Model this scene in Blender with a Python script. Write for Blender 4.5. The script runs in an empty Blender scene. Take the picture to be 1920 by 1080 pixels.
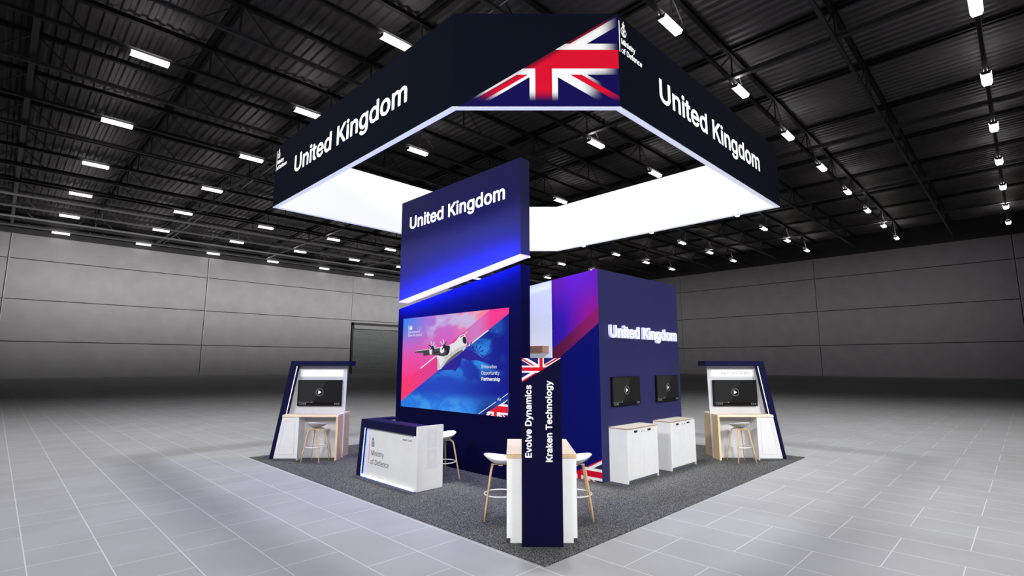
import bpy, math, random
from mathutils import Vector, Matrix
random.seed(7)
SC = bpy.context.scene
COL = SC.collection
S2 = math.sqrt(.5)
PI = math.pi

# ------------------------------------------------------------------ materials
MATS = {}
def mat(name, col=(.5, .5, .5), rough=.5, metal=0., emit=None, es=0., noise=None, bump=None, spec=.5):
    """procedural principled material; noise=(scale, amount) varies the colour, bump=(scale, strength)"""
    if name in MATS: return MATS[name]
    m = bpy.data.materials.new(name); m.use_nodes = True
    nt = m.node_tree; N = nt.nodes; L = nt.links
    b = N['Principled BSDF']
    b.inputs['Base Color'].default_value = (*col, 1)
    b.inputs['Roughness'].default_value = rough
    b.inputs['Metallic'].default_value = metal
    b.inputs['Specular IOR Level'].default_value = spec
    if emit:
        b.inputs['Emission Color'].default_value = (*emit, 1)
        b.inputs['Emission Strength'].default_value = es
    if noise or bump:
        tc = N.new('ShaderNodeTexCoord')
    if noise:
        n = N.new('ShaderNodeTexNoise'); n.inputs['Scale'].default_value = noise[0]; n.inputs['Detail'].default_value = 4
        L.new(tc.outputs['Object'], n.inputs['Vector'])
        r = N.new('ShaderNodeMapRange'); r.inputs['From Min'].default_value = .3; r.inputs['From Max'].default_value = .7
        r.inputs['To Min'].default_value = 1 - noise[1]; r.inputs['To Max'].default_value = 1 + noise[1]
        L.new(n.outputs['Fac'], r.inputs['Value'])
        mx = N.new('ShaderNodeVectorMath'); mx.operation = 'SCALE'; mx.inputs[0].default_value = col
        L.new(r.outputs['Result'], mx.inputs['Scale']); L.new(mx.outputs['Vector'], b.inputs['Base Color'])
    if bump:
        n2 = N.new('ShaderNodeTexNoise'); n2.inputs['Scale'].default_value = bump[0]; n2.inputs['Detail'].default_value = 3
        L.new(tc.outputs['Object'], n2.inputs['Vector'])
        bp = N.new('ShaderNodeBump'); bp.inputs['Strength'].default_value = bump[1]; bp.inputs['Distance'].default_value = .01
        L.new(n2.outputs['Fac'], bp.inputs['Height']); L.new(bp.outputs['Normal'], b.inputs['Normal'])
    MATS[name] = m
    return m

class NT:
    """tiny node helper"""
    def __init__(s, m): s.nt = m.node_tree; s.N = s.nt.nodes; s.L = s.nt.links
    def sock(s, node, i, v):
        if isinstance(v, bpy.types.NodeSocket): s.L.new(v, node.inputs[i])
        else: node.inputs[i].default_value = v
    def math(s, op, a, b=0., c=None):
        n = s.N.new('ShaderNodeMath'); n.operation = op
        s.sock(n, 0, a); s.sock(n, 1, b)
        if c is not None: s.sock(n, 2, c)
        return n.outputs[0]
    def rng(s, v, a, b, c=0., d=1., smooth=True):
        n = s.N.new('ShaderNodeMapRange'); n.interpolation_type = 'SMOOTHSTEP' if smooth else 'LINEAR'
        s.sock(n, 0, v); s.sock(n, 1, a); s.sock(n, 2, b); s.sock(n, 3, c); s.sock(n, 4, d)
        return n.outputs[0]
    def mix(s, f, a, b):
        n = s.N.new('ShaderNodeMix'); n.data_type = 'RGBA'
        s.sock(n, 0, f); s.sock(n, 6, a if isinstance(a, bpy.types.NodeSocket) else (*a, 1)); s.sock(n, 7, b if isinstance(b, bpy.types.NodeSocket) else (*b, 1))
        return n.outputs[2]
    def sep(s, v):
        n = s.N.new('ShaderNodeSeparateXYZ'); s.L.new(v, n.inputs[0]); return n.outputs
    def obj(s):
        return s.N.new('ShaderNodeTexCoord').outputs['Object']
    def uv(s):
        return s.N.new('ShaderNodeTexCoord').outputs['UV']
    def noise(s, vec, scale, detail=3., dist=0.):
        n = s.N.new('ShaderNodeTexNoise'); s.L.new(vec, n.inputs['Vector'])
        n.inputs['Scale'].default_value = scale; n.inputs['Detail'].default_value = detail; n.inputs['Distortion'].default_value = dist
        return n.outputs[0]

def srgb(r, g, b):
    f = lambda c: (c / 255 / 12.92) if c / 255 <= .04045 else ((c / 255 + .055) / 1.055) ** 2.4
    return (f(r), f(g), f(b))

# ------------------------------------------------------------------ mesh builder
class MB:
    def __init__(s): s.v = []; s.f = []; s.m = []; s.uv = {}; s.smooth = []
    def poly(s, pts, m=0, smooth=False, uv=None):
        i = len(s.v); s.v += [tuple(p) for p in pts]; s.f.append(tuple(range(i, i + len(pts)))); s.m.append(m); s.smooth.append(smooth)
        if uv: s.uv[len(s.f) - 1] = uv
        return s
    def faces(s, verts, faces, m=0, smooth=False):
        i = len(s.v); s.v += [tuple(p) for p in verts]
        for f in faces: s.f.append(tuple(i + k for k in f)); s.m.append(m); s.smooth.append(smooth)
        return s
    def box(s, x0, x1, y0, y1, z0, z1, m=0):
        x0, x1 = sorted((x0, x1)); y0, y1 = sorted((y0, y1)); z0, z1 = sorted((z0, z1))
        v = [(x0, y0, z0), (x1, y0, z0), (x1, y1, z0), (x0, y1, z0), (x0, y0, z1), (x1, y0, z1), (x1, y1, z1), (x0, y1, z1)]
        return s.faces(v, [(0, 3, 2, 1), (4, 5, 6, 7), (0, 1, 5, 4), (1, 2, 6, 5), (2, 3, 7, 6), (3, 0, 4, 7)], m)
    def prism(s, pts, off, m=0):
        """closed polygon swept by the vector off (both caps)"""
        a = [Vector(p) for p in pts]; o = Vector(off); n = len(a)
        nrm = Vector((0, 0, 0))
        for k in range(n): nrm += a[k].cross(a[(k + 1) % n])
        if nrm.dot(o) > 0: a = a[::-1]
        v = a + [p + o for p in a]
        f = [tuple(range(n)), tuple(range(2 * n - 1, n - 1, -1))] + [((k + 1) % n, k, n + k, n + (k + 1) % n) for k in range(n)]
        return s.faces(v, f, m)
    def tube(s, path, r, m=0, seg=8, closed=False, flat=1.0):
        P = [Vector(p) for p in path]; n = len(P); rings = []
        up = Vector((0, 0, 1))
        for i, p in enumerate(P):
            if closed: t = P[(i + 1) % n] - P[i - 1]
            else: t = P[min(i + 1, n - 1)] - P[max(i - 1, 0)]
            t.normalize()
            a = t.cross(up)
            if a.length < 1e-3: a = Vector((1, 0, 0))
            a.normalize(); b = a.cross(t)
            rr = r[i] if isinstance(r, (list, tuple)) else r
            rings.append([p + a * math.cos(2 * PI * k / seg) * rr + b * math.sin(2 * PI * k / seg) * rr * flat for k in range(seg)])
        v = [q for ring in rings for q in ring]; f = []
        for i in range(n if closed else n - 1):
            j = (i + 1) % n
            for k in range(seg):
                l = (k + 1) % seg
                f.append((i * seg + k, i * seg + l, j * seg + l, j * seg + k))
        if not closed:
            f.append(tuple(range(seg - 1, -1, -1))); f.append(tuple((n - 1) * seg + k for k in range(seg)))
        return s.faces(v, f, m, True)
    def bar(s, a, b, w, h, m=0):
        """rectangular bar from a to b, w wide sideways, h tall"""
        a = Vector(a); b = Vector(b); t = (b - a).normalized()
        u = t.cross(Vector((0, 0, 1)))
        if u.length < 1e-3: u = Vector((1, 0, 0))
        u.normalize(); w_ = u * w / 2; h_ = u.cross(t) * h / 2
        v = [a - w_ - h_, a + w_ - h_, a + w_ + h_, a - w_ + h_, b - w_ - h_, b + w_ - h_, b + w_ + h_, b - w_ + h_]
        return s.faces(v, [(0, 1, 2, 3), (7, 6, 5, 4), (1, 0, 4, 5), (2, 1, 5, 6), (3, 2, 6, 7), (0, 3, 7, 4)], m)
    def ball(s, c, r, m=0, seg=8):
        v = []; f = []
        for i in range(seg // 2 + 1):
            th = PI * i / (seg // 2)
            for k in range(seg):
                ph = 2 * PI * k / seg
                v.append((c[0] + r * math.sin(th) * math.cos(ph), c[1] + r * math.sin(th) * math.sin(ph), c[2] + r * math.cos(th)))
        for i in range(seg // 2):
            for k in range(seg):
                l = (k + 1) % seg
                f.append((i * seg + k, (i + 1) * seg + k, (i + 1) * seg + l, i * seg + l))
        return s.faces(v, f, m, True)
    def build(s, name, mats, parent=None, bevel=0., label=None):
        me = bpy.data.meshes.new(name)
        o0 = Vector((0, 0, 0))
        root = parent
        while root is not None and root.parent is not None: root = root.parent
        if root is not None and root.get('_w'): o0 = root.location.copy()
        me.from_pydata([(x - o0.x, y - o0.y, z - o0.z) for x, y, z in s.v], [], s.f)
        if not isinstance(mats, (list, tuple)): mats = [mats]
        for m in mats: me.materials.append(m)
        for p, mi, sm in zip(me.polygons, s.m, s.smooth): p.material_index = mi; p.use_smooth = sm
        if s.uv:
            ul = me.uv_layers.new(name='UVMap')
            for fi, uvs in s.uv.items():
                for li, q in zip(me.polygons[fi].loop_indices, uvs): ul.data[li].uv = q
        me.validate(); me.update()
        ob = bpy.data.objects.new(name, me); COL.objects.link(ob)
        if parent is not None: ob.parent = parent
        if bevel:
            b = ob.modifiers.new('Bevel', 'BEVEL'); b.width = bevel; b.segments = 2; b.limit_method = 'ANGLE'
        if label: ob['label'] = label
        return ob

def tag(o, label, cat, group=None, kind=None):
    o['label'] = label; o['category'] = cat
    if group: o['group'] = group
    if kind: o['kind'] = kind
    return o
def thing(name, label, cat, loc=(0, 0, 0), rot=0., group=None):
    """Empty at the base of a thing. With rot=0 the parts are written in hall coordinates, else in the thing's own."""
    o = bpy.data.objects.new(name, None); o.empty_display_size = .2; COL.objects.link(o)
    o.location = loc; o.rotation_euler = (0, 0, rot)
    if rot == 0.: o['_w'] = 1
    return tag(o, label, cat, group)
def struct(mb, name, mats, bevel=0.):
    o = mb.build(name, mats, None, bevel); o['kind'] = 'structure'; return o

# ------------------------------------------------------------------ lettering
FONT = None
try:
    import os
    fp = os.path.join(bpy.utils.system_resource('DATAFILES', path='fonts'), 'Inter.woff2')
    if os.path.exists(fp): FONT = bpy.data.fonts.load(fp)
except Exception:
    FONT = None
def _inside(p, poly):
    c = False
    for i in range(len(poly)):
        (x0, y0), (x1, y1) = poly[i - 1], poly[i]
        if (y0 > p[1]) != (y1 > p[1]) and p[0] < (x1 - x0) * (p[1] - y0) / (y1 - y0) + x0: c = not c
    return c
def _area(p): return .5 * sum(p[i - 1][0] * p[i][1] - p[i][0] * p[i - 1][1] for i in range(len(p)))
def _split(l):
    """cut a self-crossing loop into simple loops"""
    n = len(l)
    for i in range(n):
        ax, ay = l[i]; bx, by = l[(i + 1) % n]
        for j in range(i + 2, n):
            if i == 0 and j == n - 1: continue
            cx, cy = l[j]; dx, dy = l[(j + 1) % n]
            den = (bx - ax) * (dy - cy) - (by - ay) * (dx - cx)
            if abs(den) < 1e-12: continue
            t = ((cx - ax) * (dy - cy) - (cy - ay) * (dx - cx)) / den; u = ((cx - ax) * (by - ay) - (cy - ay) * (bx - ax)) / den
            if 1e-6 < t < 1 - 1e-6 and 1e-6 < u < 1 - 1e-6:
                X = (ax + t * (bx - ax), ay + t * (by - ay))
                return _split(l[:i + 1] + [X] + l[j + 1:]) + _split([X] + l[i + 1:j + 1])
    return [l] if len(l) > 2 and abs(_area(l)) > 2e-5 else []
def glyphs(txt, weight=0., extrude=.02):
    """outline mesh of a line of lettering: (verts, faces), size about 1. Each outer contour is filled with its own holes."""
    cu = bpy.data.curves.new('lettering', 'FONT'); cu.body = txt; cu.size = 1.
    if FONT: cu.font = FONT
    cu.space_character = 1.0 + weight * .9
    ob = bpy.data.objects.new('lettering', cu); COL.objects.link(ob)
    dg = bpy.context.evaluated_depsgraph_get(); dg.update()
    oc = ob.to_curve(dg)
    loops = []
    for sp in oc.splines:
        bp = sp.bezier_points; n = len(bp); L = []
        for i in range(n):
            p0, h0, h1, p1 = bp[i].co, bp[i].handle_right, bp[(i + 1) % n].handle_left, bp[(i + 1) % n].co
            straight = (h0 - p0).cross(p1 - p0).length < 1e-5 and (h1 - p0).cross(p1 - p0).length < 1e-5
            for k in range(1 if straight else 6):
                t = k / 6.; q = p0 * (1 - t) ** 3 + h0 * (3 * t * (1 - t) ** 2) + h1 * (3 * t * t * (1 - t)) + p1 * t ** 3
                if not L or (abs(q.x - L[-1][0]) + abs(q.y - L[-1][1])) > 1e-5: L.append((q.x, q.y))
        if len(L) > 2:
            parts = _split(L)
            loops += parts if len(parts) == 1 else [q for q in parts if abs(_area(q)) > .002]
    ob.to_curve_clear(); bpy.data.objects.remove(ob); bpy.data.curves.remove(cu)
    sgn = 1 if _area(max(loops, key=lambda l: abs(_area(l)))) > 0 else -1
    outer = [l for l in loops if _area(l) * sgn > 0]; holes = [l for l in loops if _area(l) * sgn <= 0]
    V, F = [], []
    for o in outer:
        c2 = bpy.data.curves.new('lettering', 'CURVE'); c2.dimensions = '2D'; c2.fill_mode = 'BOTH'; c2.extrude = extrude; c2.offset = min(weight, 0.)
        for l in [o] + [h for h in holes if sum(_inside(q, o) for q in h) > .6 * len(h)]:
            sp = c2.splines.new('POLY'); sp.points.add(len(l) - 1); sp.use_cyclic_u = True
            for pt, q in zip(sp.points, l): pt.co = (q[0], q[1], 0, 1)
        ob = bpy.data.objects.new('lettering', c2); COL.objects.link(ob); dg.update()
        dg = bpy.context.evaluated_depsgraph_get()
        me = bpy.data.meshes.new_from_object(ob.evaluated_get(dg)); i = len(V)
        V += [tuple(q.co) for q in me.vertices]; F += [tuple(i + k for k in p.vertices) for p in me.polygons]
        bpy.data.objects.remove(ob); bpy.data.curves.remove(c2); bpy.data.meshes.remove(me)
    if weight > 0:                            # bold: a stroke of that half width along every contour
        cnt = [0]
        def slab(pts):
            i = len(V); n = len(pts); cnt[0] += 1; e = extrude * (.95 - .05 * (cnt[0] % 5))
            for z in (-extrude, e): V.extend((x, y, z) for x, y in pts)
            F.append(tuple(i + n + k for k in range(n))); F.append(tuple(i + k for k in range(n - 1, -1, -1)))
            for k in range(n): F.append((i + k, i + (k + 1) % n, i + n + (k + 1) % n, i + n + k))
        for l in loops:
            for k in range(len(l)):
                (x0, y0), (x1, y1) = l[k - 1], l[k]; d = math.hypot(x1 - x0, y1 - y0)
                if d < 1e-6: continue
                nx, ny = -(y1 - y0) / d * weight, (x1 - x0) / d * weight
                slab([(x0 - nx, y0 - ny), (x1 - nx, y1 - ny), (x1 + nx, y1 + ny), (x0 + nx, y0 + ny)])
                px, py = l[(k + 1) % len(l)]; c = (x1 - x0) * (px - x1) + (y1 - y0) * (py - y1)
                if c < .97 * d * math.hypot(px - x1, py - y1):
                    slab([(x1 + weight * math.cos(q * PI / 4 + .39), y1 + weight * math.sin(q * PI / 4 + .39)) for q in range(8)])
    return V, F
def cap_height():
    v, f = glyphs('E'); ys = [p[1] for p in v]; return min(ys), max(ys)
BASE0, CAP0 = None, None
def lettering(mb, txt, O, U, V, width, cap, depth=.004, weight=0., m=0, lift=.001, side=None):
    """write txt on a plane: O = left end of the baseline, U = reading direction, V = up; fits width and cap height.
    side = material index of the letters' flanks"""
    global CAP0
    if CAP0 is None:
        a, b = cap_height(); CAP0 = b - a
    v, f = glyphs(txt, weight, .5)
    U = Vector(U).normalized(); V = Vector(V).normalized(); Nn = U.cross(V); O = Vector(O)
    x0 = min(p[0] for p in v); x1 = max(p[0] for p in v)
    sx = width / (x1 - x0); sy = cap / (CAP0 + 2 * weight)
    out = [O + U * ((p[0] - x0) * sx) + V * ((p[1] + weight) * sy) + Nn * (lift + (p[2] + .5) * depth) for p in v]
    flank = [max(v[i][2] for i in q) - min(v[i][2] for i in q) > .1 for q in f]
    mb.faces(out, [q for q, k in zip(f, flank) if not k], m)
    mb.faces(out, [q for q, k in zip(f, flank) if k], m if side is None else side)

# ------------------------------------------------------------------ flat print helpers (clipped polygons on a plane)
def clip(poly, region):
    """Sutherland-Hodgman, region convex and counter-clockwise"""
    out = list(poly)
    for i in range(len(region)):
        a = region[i]; b = region[(i + 1) % len(region)]
        inp = out; out = []
        if not inp: break
        side = lambda p: (b[0] - a[0]) * (p[1] - a[1]) - (b[1] - a[1]) * (p[0] - a[0])
        for k in range(len(inp)):
            p = inp[k]; q = inp[(k + 1) % len(inp)]
            sp, sq = side(p), side(q)
            if sp >= 0: out.append(p)
            if (sp >= 0) != (sq >= 0):
                t = sp / (sp - sq); out.append((p[0] + (q[0] - p[0]) * t, p[1] + (q[1] - p[1]) * t))
    return out
def union_flag(cx, cy, rv, rh, wv, wh, m, k, R=6.):
    """layers of a union flag round (cx,cy): rv/rh half widths of the red cross, wv/wh of the white one,
    m slope of the diagonals, k horizontal half extent of the white diagonal; returns [(colour index, polygon)]"""
    W, RED, BLUE = 0, 1, 2
    L = [(BLUE, [(cx - R, cy - R), (cx + R, cy - R), (cx + R, cy + R), (cx - R, cy + R)])]
    def band(sx, sy, a, b):          # part of the diagonal towards (sx,sy), horizontal offsets a..b from its axis
        ex = R; far = (cx + sx * ex, cy + sy * ex * m)
        return [(cx + a, cy), (cx + b, cy), (far[0] + b, far[1]), (far[0] + a, far[1])]
    for sx, sy in ((1, 1), (-1, -1), (1, -1), (-1, 1)): L.append((W, band(sx, sy, -k, k)))
    r = k * 2 / 3
    # pinwheel: red lies to one side of the axis
    for sx, sy, a, b in ((1, 1, -r, 0), (-1, -1, 0, r), (1, -1, 0, r), (-1, 1, -r, 0)): L.append((RED, band(sx, sy, a, b)))
    L.append((W, [(cx - wv, cy - R), (cx + wv, cy - R), (cx + wv, cy + R), (cx - wv, cy + R)]))
    L.append((W, [(cx - R, cy - wh), (cx + R, cy - wh), (cx + R, cy + wh), (cx - R, cy + wh)]))
    L.append((RED, [(cx - rv, cy - R), (cx + rv, cy - R), (cx + rv, cy + R), (cx - rv, cy + R)]))
    L.append((RED, [(cx - R, cy - rh), (cx + R, cy - rh), (cx + R, cy + rh), (cx - R, cy + rh)]))
    return L
def ccw(p):
    a = sum(p[i][0] * p[(i + 1) % len(p)][1] - p[(i + 1) % len(p)][0] * p[i][1] for i in range(len(p)))
    return p if a > 0 else p[::-1]
def put(mb, poly, O, U, V, m=0, lift=.001, uvscale=None):
    """lay a 2-D polygon on a plane"""
    U = Vector(U).normalized(); V = Vector(V).normalized(); Nn = U.cross(V); O = Vector(O)
    poly = ccw(poly)
    uv = [(p[0] * uvscale[0], p[1] * uvscale[1]) for p in poly] if uvscale else None
    mb.poly([O + U * p[0] + V * p[1] + Nn * lift for p in poly], m, False, uv)
def flag_print(mb, flag, region, O, U, V, lift0=.0015, step=.0004, mmap=(0, 1, 2), uvscale=None):
    region = ccw(region)
    for i, (c, p) in enumerate(flag):
        q = clip(ccw(p), region)
        if len(q) >= 3: put(mb, q, O, U, V, mmap[c], lift0 + step * i, uvscale)
def line2(a, b, w):
    """thin quad from a to b"""
    dx, dy = b[0] - a[0], b[1] - a[1]; l = math.hypot(dx, dy); nx, ny = -dy / l * w / 2, dx / l * w / 2
    return [(a[0] - nx, a[1] - ny), (b[0] - nx, b[1] - ny), (b[0] + nx, b[1] + ny), (a[0] + nx, a[1] + ny)]
def ring2(mb, c, r0, r1, O, U, V, m, lift, n=28, sx=1.):
    for k in range(n):
        a = 2 * PI * k / n; b = 2 * PI * (k + 1) / n
        put(mb, [(c[0] + sx * r0 * math.cos(a), c[1] + r0 * math.sin(a)), (c[0] + sx * r1 * math.cos(a), c[1] + r1 * math.sin(a)),
                 (c[0] + sx * r1 * math.cos(b), c[1] + r1 * math.sin(b)), (c[0] + sx * r0 * math.cos(b), c[1] + r0 * math.sin(b))], O, U, V, m, lift)
def disc2(mb, c, r, O, U, V, m, lift, n=20, sx=1.):
    put(mb, [(c[0] + sx * r * math.cos(2 * PI * k / n), c[1] + r * math.sin(2 * PI * k / n)) for k in range(n)], O, U, V, m, lift)
def crest(mb, O, U, V, h, m=0, lift=.002):
    """defence emblem: wreath ring under a crown, crossed swords, eagle and anchor inside; O = bottom centre"""
    s = h
    c = (0, .31 * s)
    for k in range(16):                      # leaves of the wreath
        a = 2 * PI * (k + .5) / 16
        x, y = .27 * s * math.cos(a), .31 * s + .27 * s * math.sin(a)
        t = a + PI / 2 + .5
        put(mb, line2((x - .055 * s * math.cos(t), y - .055 * s * math.sin(t)), (x + .055 * s * math.cos(t), y + .055 * s * math.sin(t)), .05 * s), O, U, V, m, lift)
    put(mb, line2((-.2 * s, .13 * s), (.2 * s, .5 * s), .035 * s), O, U, V, m, lift)       # swords
    put(mb, line2((.2 * s, .13 * s), (-.2 * s, .5 * s), .035 * s), O, U, V, m, lift)
    put(mb, line2((0, .1 * s), (0, .5 * s), .05 * s), O, U, V, m, lift)                     # anchor shank
    put(mb, [(-.17 * s, .45 * s), (0, .34 * s), (.17 * s, .45 * s), (.05 * s, .28 * s), (0, .22 * s), (-.05 * s, .28 * s)], O, U, V, m, lift + .0003)  # eagle
    for k in range(6):                       # anchor flukes
        a0 = PI + PI * k / 6; a1 = PI + PI * (k + 1) / 6
        put(mb, line2((.13 * s * math.cos(a0), .2 * s + .1 * s * math.sin(a0)), (.13 * s * math.cos(a1), .2 * s + .1 * s * math.sin(a1)), .03 * s), O, U, V, m, lift)
    put(mb, [(-.12 * s, .64 * s), (.12 * s, .64 * s), (.12 * s, .69 * s), (-.12 * s, .69 * s)], O, U, V, m, lift)    # crown band
    for sx in (-1, 1):
        put(mb, [(0, .71 * s), (sx * .12 * s, .71 * s), (sx * .15 * s, .8 * s), (sx * .08 * s, .86 * s), (0, .82 * s)], O, U, V, m, lift)
    disc2(mb, (0, .91 * s), .035 * s, O, U, V, m, lift, 10)
    put(mb, line2((0, .93 * s), (0, 1. * s), .03 * s), O, U, V, m, lift)
    put(mb, line2((-.04 * s, .97 * s), (.04 * s, .97 * s), .02 * s), O, U, V, m, lift)
UL, UR, UZ = (0, -1, 0), (1, 0, 0), (0, 0, 1)      # reading directions on faces that look to -x and to -y
# ------------------------------------------------------------------ shared materials
NAVY = mat('navy_laminate', (.0055, .0055, .04), .5, noise=(3, .06), spec=.08)
NAVY_FABRIC = mat('navy_fabric', (.003, .0052, .0125), .9, noise=(40, .05), spec=.05)
NAVY_PRINT = mat('navy_print', (.0043, .004, .026), .6, noise=(3, .05), spec=.02)
WHITE = mat('white_laminate', (.8, .8, .8), .45, noise=(6, .02))
WHITE_DOOR = mat('white_door', (.78, .78, .79), .4, noise=(6, .02))
GREY_KICK = mat('grey_plinth', (.09, .1, .12), .6)
BLACK = mat('black_plastic', (.003, .003, .0035), .4, spec=.15)
BLACK_METAL = mat('black_metal', (.015, .015, .016), .4, .6)
CHROME = mat('chrome', (.6, .6, .62), .25, 1.)
SHELL_WHITE = mat('white_plastic_shell', (.82, .82, .82), .4)
SHELL_SHADED = mat('shaded_plastic_shell', (.52, .53, .54), .45)  # white seat greyed: its shade is put into the shell colour
RING_WHITE = mat('white_steel', (.85, .85, .87), .35)
TXT_WHITE = mat('white_vinyl', (.85, .85, .85), .5)
TXT_DARK = mat('dark_vinyl', (.035, .02, .045), .5)
TXT_LIT = mat('lit_white_letter', (.8, .8, .8), .5, emit=(1, 1, 1), es=.8)
RED_V = mat('red_vinyl', (.75, .1, .18), .5)
F_WHITE = mat('flag_white', (.82, .82, .82), .6)
F_RED = mat('flag_red', srgb(200, 12, 40), .6, spec=.1)
F_BLUE = mat('flag_blue', srgb(28, 28, 100), .6, spec=.05)

def wood_mat(name, c0, c1, along='X'):
    m = mat(name, c0, .5); h = NT(m)
    co = h.obj(); mp = h.N.new('ShaderNodeMapping'); h.L.new(co, mp.inputs['Vector'])
    sc = {'X': (1.2, 14, 14), 'Y': (14, 1.2, 14), 'Z': (14, 14, 1.2)}[along]
    mp.inputs['Scale'].default_value = sc
    n = h.noise(mp.outputs[0], 2.2, 4, .6)
    f = h.rng(n, .3, .7)
    h.L.new(h.mix(f, c0, c1), h.N['Principled BSDF'].inputs['Base Color'])
    return m
WOOD = wood_mat('pale_oak', (.84, .67, .47), (.91, .77, .58), 'X')
WOOD_V = wood_mat('pale_oak_upright', (.76, .53, .31), (.84, .63, .40), 'Z')
WOOD_EDGE = wood_mat('oak_edge', (.62, .42, .24), (.70, .50, .31), 'X')
WOOD_LEG = wood_mat('oak_leg', (.60, .38, .19), (.70, .47, .26), 'Z')
WOOD_SHELF = wood_mat('brown_shelf_wood', (.33, .17, .12), (.42, .24, .17), 'X')
CREAM_TOP = mat('cream_top', (.90, .82, .72), .45, noise=(5, .04))
BROWN_EDGE = mat('brown_edge', (.38, .25, .16), .5)
# ------------------------------------------------------------------ hall: floor, walls, roof
def floor_mat():
    m = mat('floor_tile', (.36, .36, .37), .42); h = NT(m)
    x, y, z = h.sep(h.obj())
    P = .66
    fx = h.math('DIVIDE', h.math('SUBTRACT', x, .468), P); fy = h.math('DIVIDE', h.math('SUBTRACT', y, .06), P)
    k = h.math('FLOOR', fx); jr = h.math('ROUND', fy)
    dx = h.math('MULTIPLY', h.math('ABSOLUTE', h.math('SUBTRACT', fx, h.math('ROUND', fx))), P)
    dy = h.math('MULTIPLY', h.math('ABSOLUTE', h.math('SUBTRACT', fy, jr)), P)
    lx = h.math('LESS_THAN', dx, .006); ly = h.math('LESS_THAN', dy, .0055)
    # a cross joint spans two strips, each course stepping on by one strip
    md = h.math('FLOORED_MODULO', h.math('SUBTRACT', h.math('SUBTRACT', jr, k), 0.), 3.)
    on = h.math('LESS_THAN', md, 1.5)
    line = h.math('MAXIMUM', lx, h.math('MULTIPLY', ly, on))
    n = h.noise(h.obj(), .9, 2); n2 = h.noise(h.obj(), 180, 2)
    base = h.mix(h.rng(n, .35, .65), (.345, .345, .35), (.375, .375, .385))
    base = h.mix(h.math('MULTIPLY', h.rng(n2, .4, .6), .12), base, (.26, .26, .27))
    col = h.mix(h.math('MULTIPLY', line, .85), base, (.62, .62, .63))
    h.L.new(col, h.N['Principled BSDF'].inputs['Base Color'])
    h.N['Principled BSDF'].inputs['Roughness'].default_value = .6; h.N['Principled BSDF'].inputs['Specular IOR Level'].default_value = .06
    return m
X0, X1, Y0, Y1 = -34., 104., -34., 102.76
WALL_TOP, ROOF = 21.0, 24.3
mb = MB(); mb.box(X0, X1 + 1, Y0, Y1 + 1, -.3, 0); struct(mb, 'floor', floor_mat())

def panel_mat(name, c):
    m = mat(name, c, .75, noise=(.5, .06), bump=(9, .25)); return m
WALL_L = panel_mat('grey_panel', (.365, .352, .358)); WALL_R = panel_mat('grey_panel_dim', (.36, .345, .35))
SEAM = mat('dark_seam', (.03, .03, .03), .7); FASCIA = mat('dark_fascia', (.03, .028, .03), .7)
HZ = [0, 5.33, 11.42, 17.35, WALL_TOP]
XS = [X0, -26., -.2, 25.45, 53.6, 80, X1]; YS = [Y0, -26., -.05, 26.1, 52.1, 78, Y1]
g = .05
mb = MB()
for i in range(len(XS) - 1):
    for k in range(4):
        a, b = XS[i] + g, XS[i + 1] - g
        z0, z1 = HZ[k] + (g if k else 0), HZ[k + 1] - (g if k < 3 else 0)
        if i == 4:                                     # shutter doorway 53.9 .. 66
            if k == 0: a = 66.3
            if k == 1:
                mb.box(66.3, b, Y1, Y1 + .25, z0, z1); b = 66.3 - g; z0 = 10.95
                mb.box(a, b, Y1, Y1 + .25, z0, z1); continue
        mb.box(a, b, Y1, Y1 + .25, z0, z1)
mb.box(X0, 53.7, Y1 + .22, Y1 + .5, 0, WALL_TOP, 1); mb.box(66.2, X1, Y1 + .22, Y1 + .5, 0, WALL_TOP, 1); mb.box(53.7, 66.2, Y1 + .22, Y1 + .5, 10.9, WALL_TOP, 1)
for q in XS[1:6]:
    if q != 53.6: mb.box(q + g, q + g + .1, Y1 - .06, Y1, 0, WALL_TOP, 2)
    else: mb.box(q - .15, q - .05, Y1 - .06, Y1, 0, WALL_TOP, 2)
struct(mb, 'wall_left', [WALL_L, SEAM, mat('seam_batten', (.55, .55, .55), .5)], .03)
mb = MB()
for i in range(len(YS) - 1):
    for k in range(4):
        mb.box(X1, X1 + .25, YS[i] + g, YS[i + 1] - g, HZ[k] + (g if k else 0), HZ[k + 1] - (g if k < 3 else 0))
mb.box(X1 + .22, X1 + .5, Y0, Y1, 0, WALL_TOP, 1)
for q in YS[1:6]: mb.box(X1 - .06, X1, q - g - .09, q - g, 0, WALL_TOP, 2)
struct(mb, 'wall_right', [WALL_R, SEAM, MATS['seam_batten']], .03)
mb = MB(); mb.box(X0, X1 + .5, Y1 + .05, Y1 + .5, WALL_TOP, ROOF); mb.box(X1 + .05, X1 + .5, Y0, Y1, WALL_TOP, ROOF)
struct(mb, 'trim_1', FASCIA)
# roller shutter
SHUT = mat('shutter_steel', (.27, .28, .275), .5, .3, noise=(2, .08)); SHUT_F = mat('shutter_frame', (.03, .03, .03), .6)
d = MB()
for k in range(46):
    z = k * .21
    d.faces([(54.2, Y1 + .12, z), (66, Y1 + .12, z), (66, Y1 + .03, z + .07), (54.2, Y1 + .03, z + .07), (66, Y1 + .03, z + .14), (54.2, Y1 + .03, z + .14), (66, Y1 + .12, z + .21), (54.2, Y1 + .12, z + .21)],
            [(0, 1, 2, 3), (3, 2, 4, 5), (5, 4, 6, 7)])
door = struct(d, 'door_1', SHUT)
f = MB(); f.box(53.85, 54.25, Y1 - .08, Y1 + .2, 0, 10.9); f.box(65.95, 66.3, Y1 - .08, Y1 + .2, 0, 10.9); f.box(53.85, 66.3, Y1 - .08, Y1 + .2, 10.4, 10.9)
f.build('door_frame', SHUT_F, door)
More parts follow.
